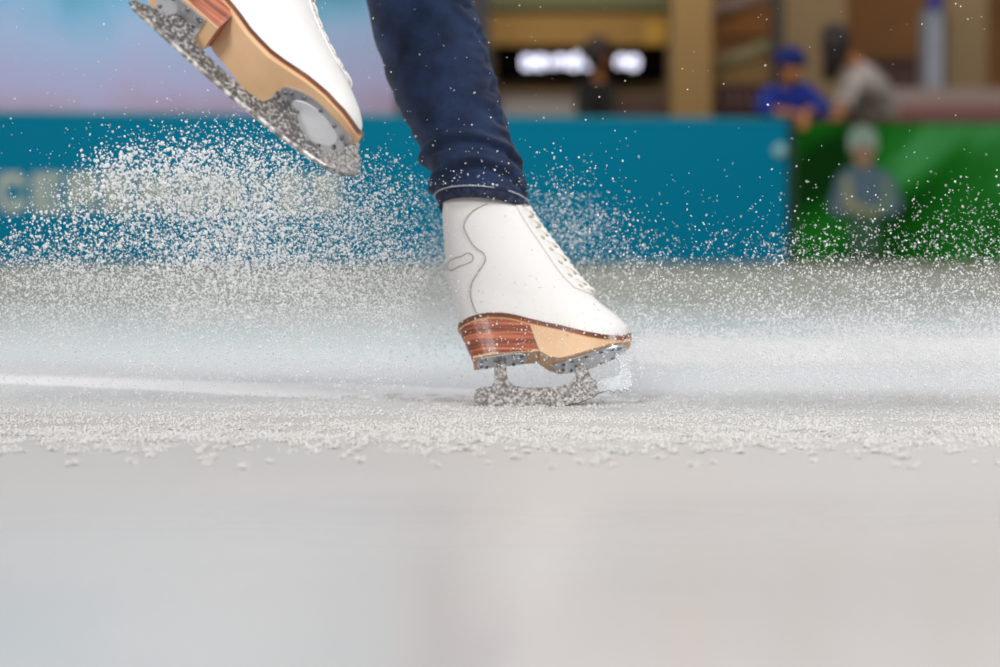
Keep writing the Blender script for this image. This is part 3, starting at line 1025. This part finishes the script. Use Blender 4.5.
    tp = plate_obj('toe_plate', sm(toe_plate), False, 0.0028, M['chrome'])
    cxx = sum(p[0] for p in toe_plate) / len(toe_plate)
    plate_obj('plate_pad', [(cxx + (x - cxx) * 0.66 + 0.006, y * 0.68) for x, y in sm(toe_plate)], False, 0.0012, M['chrome_light'], 0.0028, tp)
    hp = plate_obj('heel_plate', sm(heel_plate), True, 0.0028, M['chrome'])
    for pl, ol, bx in ((tp, toe_plate, False), (hp, heel_plate, True)):
        c_ = sum(p[0] for p in ol) / len(ol)
        for (x, y) in ol:
            if abs(y) < 0.006: continue
            xx, yy = c_ + (x - c_) * 0.84, y * 0.80
            b4 = bmesh.new()
            zz = zplate(xx, bx) - 0.003
            add_tube(b4, [Vector((xx, yy, zz + 0.001)), Vector((xx, yy, zz - 0.0012)), Vector((xx, yy, zz - 0.0018))], [0.0026, 0.0026, 0.0016], 10)
            obj('screw', b4, M['screw'], pl)
    bo = obj('blade', plate_mesh([[(p, q / fr.cr) for p, q in blade]], 0.0040, 0.0007), M['blade_dusted'] if iced_front else M['blade'], root, smooth=False)
    # the bright ground running edge along the bottom of the blade
    if edge:
        b4 = bmesh.new()
        add_tube(b4, [Vector((p, 0, q / fr.cr)) for p, q in edge], 0.0028, 8)
        obj('running_edge', b4, M['edge_steel'], bo)
    po = obj('toe_pick', plate_mesh([[(p, q / fr.cr) for p, q in pick]], 0.006, 0.0008), M['clear_ice'] if iced_front else M['blade_dusted'], root, smooth=False)
    return root, ring_pt, fr

# ---- standing skate: traced side profile
fa = Frame(537, 407, Y0, 0.0, math.radians(20))
def A_(l): return [fa.pq(x, y) for x, y in l]
hwA = 0.0385
near_top = [(459, 327), (462, 323.5), (466, 320.5), (472, 317.6), (480, 315.2), (489, 314), (500, 314), (509.6, 315), (522, 317.8), (534, 321), (546, 323.6), (558, 326), (572, 329.6), (585.5, 333), (597, 335), (606, 336.5), (615, 337.2), (622, 337.5), (627, 337), (630, 336.5)]
topA = fa.rim(near_top, hwA, (459, 327), (630, 336.5))
botA = A_([(459, 320), (534, 322), (538, 357), (546, 362), (554, 366), (562, 366), (572, 364), (582, 361.5), (594, 358), (606, 354), (618, 350), (626, 347), (630, 345)])
backA = A_([(460, 326), (456, 314), (452.5, 302), (449, 288), (447, 273), (445.5, 259), (444.5, 246), (443.5, 236), (442.8, 226), (442.5, 216), (443, 206), (444, 196), (446, 186)])
frontA = A_([(629, 336.5), (628, 326), (619, 316), (604, 306), (590, 295), (577, 282), (565, 266), (554, 251), (544, 238), (535, 226), (527, 213), (520, 200), (512, 188)])
bladeA = A_([(477, 407.5), (474.5, 402), (474, 395), (476, 390), (481.5, 387.5), (492, 386.5), (494.5, 380), (494, 366), (492, 358), (507, 356), (506, 366), (507.5, 378), (513, 385.5), (525.5, 388), (545, 388), (560, 386.5), (571, 383), (575, 376), (574, 364), (572, 355), (587, 353), (586, 363), (589, 373), (592, 379), (598, 382),
             (606, 386), (604, 391), (598, 394), (592, 398), (582, 402), (573, 404.5), (558, 406.3), (540, 407.2), (515, 408), (497, 408.3)])
pickA = A_([(597, 382), (606, 378), (614, 377), (618.7, 375), (620.5, 370), (619, 363), (615, 357), (614, 351), (625, 349), (627, 357), (629.5, 368), (631.5, 379), (632.5, 388), (629, 388), (628.5, 392), (624, 389), (622, 393), (617, 389.5), (614, 393), (608, 390.5), (601, 393), (597, 391)])
def px_len(v): return v / fa.S
tpA = [(fa.pq(x, 355)[0], y) for x, y in [(552, 0), (558, -.012), (568, -.022), (585, -.027), (603, -.027), (617, -.021), (625, -.009), (625, .009), (617, .021), (603, .027), (585, .027), (568, .022), (558, .012)]]
hpA = [(fa.pq(x, 355)[0], y) for x, y in [(478, -.012), (484, -.020), (500, -.022), (516, -.022), (526, -.014), (526, .014), (516, .022), (500, .022), (484, .020), (478, .012)]]
seamA = [(487.6, 203.5), (475, 210), (467, 218), (464, 227), (468.7, 238), (475, 247), (484, 254), (485, 261), (478.6, 272), (472, 283), (470.5, 294), (473, 305), (477, 313.5)]
ovalA = [(447.5, 268), (448.5, 262), (454, 258.5), (462, 256), (468, 253), (473, 256), (472, 261), (466, 264), (458, 267), (451, 270.5)]
skA, ringA, _ = build_skate(fa, backA, frontA, topA, hwA, 0.040, botA, (fa.pq(459.5, 350)[0], fa.pq(535, 350)[0]),
                            A_([(455, 366), (475, 363.5), (490, 361), (505, 359), (520, 357.5), (545, 356.5)]), (fa.pq(474, 350)[0], fa.pq(538.5, 350)[0]),
                            bladeA, pickA, tpA, hpA, seamA, ovalA, lace_t=(0.30, 0.85), nlace=8,
                            label='white leather figure skate standing on the ice in a spray of snow', iced_front=True)

# ---- raised skate, sole turned towards the camera
YR = 2.40
fb = Frame(290, 90, YR, math.radians(38), math.radians(47))
k_ = 1 / fb.S
def pqpx(p, q): return 290 + .788 * p + .616 * q, 90 + .616 * p - .788 * q
def B_(l): return [fb.pq(*pqpx(p, q)) for p, q in l]
def bx_(p): return fb.pq(*pqpx(p, 0))[0]
hwB = 0.0425
nearB = [(-178, 18), (-172, 32), (-160, 38), (-140, 37), (-120, 35), (-104, 32.7), (-87, 28.9), (-61.5, 21.8), (-39, 19), (-19, 19.4), (7.6, 21.2), (36.3, 19.5), (50, 17), (64.8, 13.8), (74, 10), (81, 7), (85, 5)]
topB = fb.rim([pqpx(*n_) for n_ in nearB], hwB, pqpx(-178, 0), pqpx(85, 0))
botB = B_([(-178, 20), (-100, 20), (-96, 6), (-87, 2), (-60, -4), (-39, -8), (-19, -9), (7, -10), (36, -10), (60, -7), (75, -3), (85, 2)])
backB = B_([(-178, 14), (-183, 26), (-185, 40), (-184, 55), (-181, 72), (-178, 90), (-177, 108), (-177, 128), (-178, 150), (-179, 172)])
frontB = B_([(85, 5), (80, 15), (64, 24), (42, 33), (18, 43), (-4, 53), (-26, 66), (-48, 83), (-66, 104), (-76, 130)])
backB = backB[:]; frontB = frontB[:]
bladeB = B_([(-181, -30), (-177, -25), (-153, -19), (-143, -18), (-137, -11), (-138, 0), (-116, 0), (-114, -10), (-108, -20), (-88, -24), (-60, -27), (-32, -28.5), (-14, -27), (-9, -18), (-10, -4), (18, -4), (22, -17), (32, -25), (45, -28), (60, -29), (75, -26), (84, -20), (98, -22), (92, -34.8), (75, -38.5), (56, -40.8), (23, -42.5), (-46, -41.7), (-118.5, -36.8), (-160, -33.5)])
pickB = B_([(60, -29), (72, -26), (78, -12), (74, 0), (88, 0), (92, -9), (99, -12), (97, -15), (103, -17), (101, -20), (107, -23), (103, -25), (104, -29), (98, -29), (95, -34), (88, -35), (78, -38)])
tpB = [(bx_(p), y * 1.06) for p, y in [(-12, .012), (-8, 0), (-7, -.012), (-1, -.019), (14, -.027), (38, -.029), (62, -.024), (78, -.012), (78, .012), (62, .024), (38, .029), (14, .027), (-1, .024)]]
hpB = [(bx_(p), y * 1.06) for p, y in [(-158, -.010), (-150, -.018), (-128, -.020), (-112, -.020), (-108, -.018), (-108, .018), (-112, .020), (-128, .020), (-150, .018), (-158, .010)]]
skB, ringB, _ = build_skate(fb, backB, frontB, topB, hwB, 0.038, botB, (bx_(-178), bx_(-90)),
                            B_([(-180, -4), (-165, -7), (-127, -8.5), (-90, -10)]), (bx_(-168), bx_(-94)),
                            bladeB, pickB, tpB, hpB, None, None, lace_t=(0.30, 0.99), nlace=10,
                            label='white leather figure skate lifted off the ice showing its tan sole', heel_s=0.70,
                            edge=B_([(-176, -31.5), (-160, -33), (-118.5, -36), (-46, -41), (23, -41.8), (56, -40), (75, -38), (90, -34.5)]))

# ------------------------------------------------------------------ the skater: legs in jeans
topw = fa.M @ ringA(1.0, PI / 2).lerp(ringA(1.0, -PI / 2), 0.5)
YL = lambda py: topw.y + (207 - py) / 207 * 0.09
left = [(215, 440.5), (207, 440), (200, 437), (190, 433.5), (178, 430), (166, 425), (155, 420), (143, 414), (130, 407.5), (117, 401), (105, 395), (92, 391), (80, 387), (62, 381), (45, 376), (20, 369), (0, 366), (-25, 362), (-50, 360), (-75, 361)]
right = [(215, 529), (207, 528), (200, 526), (190, 525), (178, 523.5), (166, 521.5), (155, 519), (143, 515), (130, 510), (117, 506), (105, 503), (92, 500), (80, 497), (62, 492), (45, 487), (20, 480), (0, 474), (-25, 467), (-50, 460), (-75, 452)]
ly, lx = [a for a, b in left][::-1], [b for a, b in left][::-1]
ry, rx = [a for a, b in right][::-1], [b for a, b in right][::-1]
person = empty('person', (topw.x - 0.1, topw.y + 0.1, 0))
tag(person, 'skater in dark blue skinny jeans balancing on one white skate', 'person')
PB = person.location.copy()
def leg_ring(py, n=120, infl=1.0):
    a, b_ = interp(ly, lx, py), interp(ry, rx, py)
    Y = YL(py)
    c = P((a + b_) / 2, py, Y)
    hw = (b_ - a) / 2 / (FPX / Y) * infl
    slope = (interp(ly, lx, py - 12) + interp(ry, rx, py - 12) - a - b_) / 2 / 12.0
    ring = []
    for k in range(n):
        t = 2 * PI * k / n
        x = math.cos(t) * hw
        y = math.sin(t) * hw * 0.96
        # ring plane leans with the leg: near side (y<0) sits higher
        z = -y * 0.30 + x * slope * 0.35
        ring.append((c, Vector((x, y, z)), t))
    return ring
bm = bmesh.new()
rings = []
py = 206.0
NL = 230
folds = [(198, 3.4, 0.0035, 0.22, 0.4), (186, 4.0, 0.0045, -0.25, 1.5), (172, 5.0, 0.0035, 0.20, 0.3), (160, 4.0, 0.0040, -0.20, 1.2), (146, 5.0, 0.0022, 0.25, 0.8), (118, 7.0, 0.0016, -0.2, 1.0), (82, 9, 0.0014, 0.2, 1.2), (40, 10, 0.0014, -0.2, 1.2)]
for i in range(NL + 1):
    py = 210 - i / NL * 285
    out_ = []
    for c, v, t in leg_ring(py, 150):
        d = 0.0
        for fy, fw, amp, tilt, ph in folds:
            yy = fy + tilt * 60 * math.cos(t + ph) * 0.5 + 3 * math.sin(2 * t + ph)
            e = (py - yy) / fw
            d += 1.5 * amp * math.exp(-e * e) - 0.9 * amp * math.exp(-((e - 1.6) ** 2))
        # crumples along the front (right-hand) side seam
        s = math.exp(-((math.atan2(math.sin(t + 0.55), math.cos(t + 0.55))) / 0.38) ** 2)
        q = c + v
        d += s * 0.0095 * (noise.noise(Vector((q.x * 40, q.y * 40, q.z * 75))) ) + 0.0022 * noise.noise(Vector((q.x * 22, q.y * 22, q.z * 34)) + Vector((5, 0, 0)))
        out_.append(q + v.normalized() * d - PB)
    rings.append(out_)
# on up past the knee to the hip, joined over the pelvis to the other leg (above the frame)
topc = [c for c, v, t in leg_ring(-75, 1)][0]
r0 = 0.084
hipA = Vector((topw.x - 0.16, topw.y + 0.22, 0.98))
kneeA = topc + Vector((-0.01, 0.02, 0.05))
def ring_at(c, r, n=150, tilt=0.3):
    return [c + Vector((math.cos(2 * PI * k / n) * r, math.sin(2 * PI * k / n) * r, -math.sin(2 * PI * k / n) * r * tilt)) - PB for k in range(n)]
for f in np.linspace(0.1, 1, 12):
    rings.append(ring_at(kneeA.lerp(hipA, f), 0.075 + 0.03 * f))
loft(bm, rings, False, True)
# other leg: from the raised boot up and back to the hip
cuffB = fb.M @ ringB(0.97, PI / 2).lerp(ringB(0.97, -PI / 2), 0.5)
axB = (fb.M.to_3x3() @ Vector((0.12, 0, 1))).normalized()
kneeB = cuffB + axB * 0.36
hipB = hipA + Vector((-0.19, -0.02, 0.0))
def tube_rings(pts, rad, n=48):
    b = bmesh.new(); add_tube(b, pts, rad, n, cap=True); return b
ptsB = smooth_pts([cuffB - axB * 0.0, cuffB + axB * 0.12, cuffB + axB * 0.24, kneeB, kneeB.lerp(hipB, 0.35) , kneeB.lerp(hipB, 0.7), hipB], 5)
ptsB = [p - PB for p in ptsB]
radB = list(np.interp(np.linspace(0, 1, len(ptsB)), [0, .12, .35, .5, .75, 1], [0.052, 0.054, 0.062, 0.068, 0.088, 0.105]))
add_tube(bm, ptsB, radB, 40)
pel = (hipA + hipB) / 2 + Vector((0, 0, 0.05)) - PB
pv = bmesh.ops.create_uvsphere(bm, u_segments=32, v_segments=20, radius=1.0)['verts']
for v in pv: v.co = Vector((v.co.x * 0.20, v.co.y * 0.13, v.co.z * 0.16)) + pel
jeans = obj('jeans', bm, M['denim'], person)
# hem band and its stitching
bm = bmesh.new()
hr = []
for i in range(13):
    py = 200 + i * 0.95
    hr.append([c + v * (1.03 + 0.012 * math.sin(PI * i / 12)) + v.normalized() * 0.0012 * noise.noise((c + v) * 45) - PB for c, v, t in leg_ring(py + 0.0, 150)])
loft(bm, hr, False, False)
hem = obj('hem', bm, M['denim_dark'], jeans)
s2 = hem.modifiers.new('thickness', 'SOLIDIFY'); s2.thickness = 0.003; s2.offset = -1
for yy in (200.6,):
    bm = bmesh.new()
    add_tube(bm, [c + v * 1.045 + v.normalized() * 0.0012 - PB for c, v, t in leg_ring(yy, 150)], 0.0008, 6, closed=True)
    obj('hem_stitching', bm, M['thread'], jeans)
# the body itself, one continuous surface inside the clothes
ankA = fa.M @ Vector((fa.pq(480, 350)[0], 0, 0.17)) - PB
footA = fa.M @ Vector((fa.pq(590, 350)[0], 0, 0.105)) - PB
ankB = fb.M @ Vector((bx_(-130), 0, 0.09)) - PB
footB = fb.M @ Vector((bx_(20), 0, 0.03)) - PB
kA = kneeA - PB
Vb = [pel, hipA - PB - Vector((0, 0, 0.03)), kA, topw - PB, ankA, footA, hipB - PB - Vector((0, 0, 0.03)), kneeB - PB, cuffB - PB, ankB, footB]
Eb = [(0, 1), (1, 2), (2, 3), (3, 4), (4, 5), (0, 6), (6, 7), (7, 8), (8, 9), (9, 10)]
skin_mesh('body', Vb, Eb, [(0.12, 0.09), 0.07, 0.045, 0.03, 0.026, 0.018, 0.07, 0.045, 0.03, 0.024, 0.016], M['skin'], person)

# ------------------------------------------------------------------ ice spray: uncountable chips in the air
def sample(density, n, x0, x1, y0, y1, yspread, ycen=Y0):
    """draw n points of a cloud with real thickness; density(px,py) describes its side view from the rink"""
    xs, ys = [], []
    mx = 1e-9
    gx = RNG.uniform(x0, x1, 20000); gy = RNG.uniform(y0, y1, 20000)
    mx = density(gx, gy).max() * 1.02
    got = 0
    while got < n:
        gx = RNG.uniform(x0, x1, 60000); gy = RNG.uniform(y0, y1, 60000)
        keep = RNG.uniform(0, mx, 60000) < density(gx, gy)
        xs.append(gx[keep]); ys.append(gy[keep]); got += keep.sum()
    xs = np.concatenate(xs)[:n]; ys = np.concatenate(ys)[:n]
    S0 = FPX / ycen
    X = (xs - 500) / S0
    Z = CAM_Z - (ys - 229) / S0
    Yv = ycen + RNG.normal(0, yspread, n)
    return np.stack([X, Yv, Z], 1)

topx = [-60, 0, 60, 90, 150, 200, 270, 330, 380, 440, 500, 560, 600, 640, 700, 760, 850, 950, 1060]
topy = [260, 235, 185, 150, 138, 128, 124, 150, 165, 185, 190, 178, 195, 222, 238, 225, 214, 200, 188]
def env(x, y, soft=9.0, lift=0.0):
    yt = np.interp(x, topx, topy) + lift
    return 1 / (1 + np.exp(-(y - yt) / soft))
def G(x, y, cx, cy, sx, sy): return np.exp(-0.5 * (((x - cx) / sx) ** 2 + ((y - cy) / sy) ** 2))
def d_big(x, y):
    d = G(x, y, 125, 180, 30, 20) * 1.1 + G(x, y, 185, 175, 45, 24) + G(x, y, 225, 215, 50, 35) * 0.8 + G(x, y, 225, 280, 40, 35) * 0.55 + G(x, y, 90, 235, 70, 28) * 0.30 + G(x, y, 290, 180, 50, 25) * 0.35 + 0.012
    return d * env(x, y, 6)
def d_med(x, y):
    d = G(x, y, 190, 190, 70, 35) * 0.9 + G(x, y, 270, 215, 70, 45) + G(x, y, 350, 240, 70, 45) * 0.75 + G(x, y, 410, 255, 50, 45) * 0.55 + G(x, y, 250, 290, 110, 35) * 0.8 + G(x, y, 60, 250, 60, 35) * 0.35 + 0.06 * (x < 470)
    return d * env(x, y, 8)
def d_fine(x, y):
    left_ = (x < 470) * (0.12 + 0.9 / (1 + np.exp(-(y - 258) / 9))) * (1 - 0.75 / (1 + np.exp(-(y - 345) / 14)))
    left_ = left_ + (x < 470) * G(x, y, 330, 240, 110, 50) * 0.35
    r = (x >= 470) * (0.10 + 0.9 / (1 + np.exp(-(y - 275) / 22)) * np.interp(x, [470, 620, 720, 850, 1000], [0.7, 0.55, 0.6, 0.9, 1.0])) * (1 - 0.6 / (1 + np.exp(-(y - 350) / 12)))
    r = r + (x >= 470) * G(x, y, 560, 235, 55, 40) * 0.5 + G(x, y, 880, 352, 190, 15) * 3.6
    swirl = 0.72 + 0.28 * np.sin(x * 0.043 + 2.2 * np.sin(y * 0.031)) * np.sin(y * 0.06 + x * 0.011)
    return (left_ + r) * env(x, y, 12) * swirl
def d_dust(x, y):   # sparse stray grains
    return 0.10 + 0.9 * G(x, y, 230, 110, 150, 45) + 0.6 * G(x, y, 560, 190, 60, 50) + 0.25 * (y > 150)
clouds = [(sample(d_big, 3600, 0, 480, 90, 380, 0.05), 0.0030, 0.0072),
          (sample(d_med, 11500, -40, 500, 95, 385, 0.08), 0.0019, 0.0044),
          (sample(d_fine, 90000, -60, 1060, 110, 396, 0.12), 0.0013, 0.0036),
          (sample(d_dust, 700, -20, 1020, 0, 260, 0.10), 0.0012, 0.0034)]
P_all = np.concatenate([c[0] for c in clouds])
S_all = np.concatenate([c[1] + (c[2] - c[1]) * RNG.power(0.45, len(c[0])) ** 1.6 for c in clouds])
ok = P_all[:, 2] > 0.003
# the boot's own wake: hardly any chips fly between the boot and the viewer's side of it
bx0, bx1 = P(436, 300, Y0).x, P(636, 300, Y0).x
near = (P_all[:, 0] > bx0 - np.abs(RNG.normal(0, 0.03, len(P_all)))) & (P_all[:, 0] < bx1 + RNG.normal(0, 0.05, len(P_all))) & (P_all[:, 1] < Y0 + 0.16) & (P_all[:, 2] < 0.31)
push = near & (RNG.uniform(0, 1, len(P_all)) > np.where(P_all[:, 2] < 0.13, 0.16, 0.07))
P_all[push, 1] = Y0 + 0.17 + np.abs(RNG.normal(0, 0.10, push.sum()))
o = chips('ice_spray', P_all[ok], S_all[ok], M['snow'])
tag(o, 'spray of white ice chips flying through the air around the skates', 'ice spray', kind='stuff')

# crumbs of ice lying on the rink around the track
n = 90000
pyy = np.concatenate([RNG.triangular(398, 436, 458, n // 2), RNG.uniform(396, 444, n - n // 2)])
Yc = CAM_Z * FPX / (pyy - 229)
Xc = RNG.uniform(-0.29, 0.29, n) * Yc
clump = np.array([noise.noise(Vector((x * 9, y * 14, 0))) for x, y in zip(Xc, Yc)])
edge_ = np.array([noise.noise(Vector((x * 14, 3.3, 0))) * 12 + noise.noise(Vector((x * 50, 8.3, 0))) * 6 for x in Xc])
keep = (RNG.uniform(-0.55, 0.5, n) < clump) & (pyy < 448 + edge_)
Xc, Yc = Xc[keep], Yc[keep]
sz = 0.0012 + 0.0040 * RNG.power(0.35, len(Xc)) ** 1.5
o = chips('ice_crumbs', np.stack([Xc, Yc, sz * 0.35], 1), sz, M['crumb'])
tag(o, 'loose ice crumbs scattered on the rink in front of the skate', 'ice crumbs', kind='stuff')
# larger soft lumps made of stuck crumbs
pts, szs = [], []
for k in range(330):
    py_ = random.choice((1, 1, 1, 0)) * random.uniform(428, 456) or random.uniform(436, 470)
    Yk = CAM_Z * FPX / (py_ - 229)
    Xk = random.uniform(-0.27, 0.27) * Yk
    R_ = random.uniform(0.0018, 0.0066)
    for j in range(int(10 + R_ * 2500)):
        v = Vector((random.gauss(0, 1), random.gauss(0, 1), abs(random.gauss(0, .8)))) * R_ * 0.6
        pts.append((Xk + v.x, Yk + v.y, v.z + 0.001)); szs.append(random.uniform(0.0018, 0.0045))
o = chips('ice_lumps', np.array(pts), np.array(szs), M['crumb'])
tag(o, 'soft white lumps of crumbled ice nearest the camera', 'ice lumps', kind='stuff')

# low ridges of scraped snow: along the skated track, and farther off at the right
m_ridge = mat('scraped_snow', lin(236, 234, 235), 0.9, spec=0.1, bump=(160, 0.8, 5, (1, 1, 1)))
def snow_ridge(pxs, pys, width, height, taper, label):
    bm = bmesh.new()
    NX, NY = 420, 20
    G_ = []
    for i in range(NX + 1):
        px = pxs[0] + (pxs[-1] - pxs[0]) * i / NX
        Yc_ = CAM_Z * FPX / (interp(pxs, pys, px) - 229)
        Xq = (px - 500) / FPX * Yc_
        e = min(1.0, i / NX / taper) if taper > 0 else min(1.0, (1 - i / NX) / -taper)
        row = []
        for j in range(NY + 1):
            f = j / NY
            Yq = Yc_ + (f - 0.5) * width * (0.8 + 0.5 * noise.noise(Vector((Xq * 2.2, 7.7, 0))))
            k = math.sin(PI * f) ** 2
            h = height * k * e * (0.75 + 0.8 * noise.noise(Vector((Xq * 3, Yq * 5, 0)))) + height * 0.5 * noise.noise(Vector((Xq * 34, Yq * 26, 2))) * k
            row.append(bm.verts.new((Xq, Yq, max(-0.001, h - 0.18 * height))))
        G_.append(row)
    for i in range(NX):
        for j in range(NY):
            bm.faces.new((G_[i][j], G_[i + 1][j], G_[i + 1][j + 1], G_[i][j + 1]))
    tag(obj('snow_ridge', bm, m_ridge), label, 'snow', kind='stuff')
snow_ridge([-80, 0, 240, 470, 700], [376, 379, 388, 396, 397], 0.42, 0.0034, -0.5, 'low ridge of scraped snow along the skated track')
snow_ridge([520, 640, 800, 1100], [352, 351, 350, 349], 1.25, 0.020, 0.3, 'bright band of scraped snow on the ice far right of the boot')
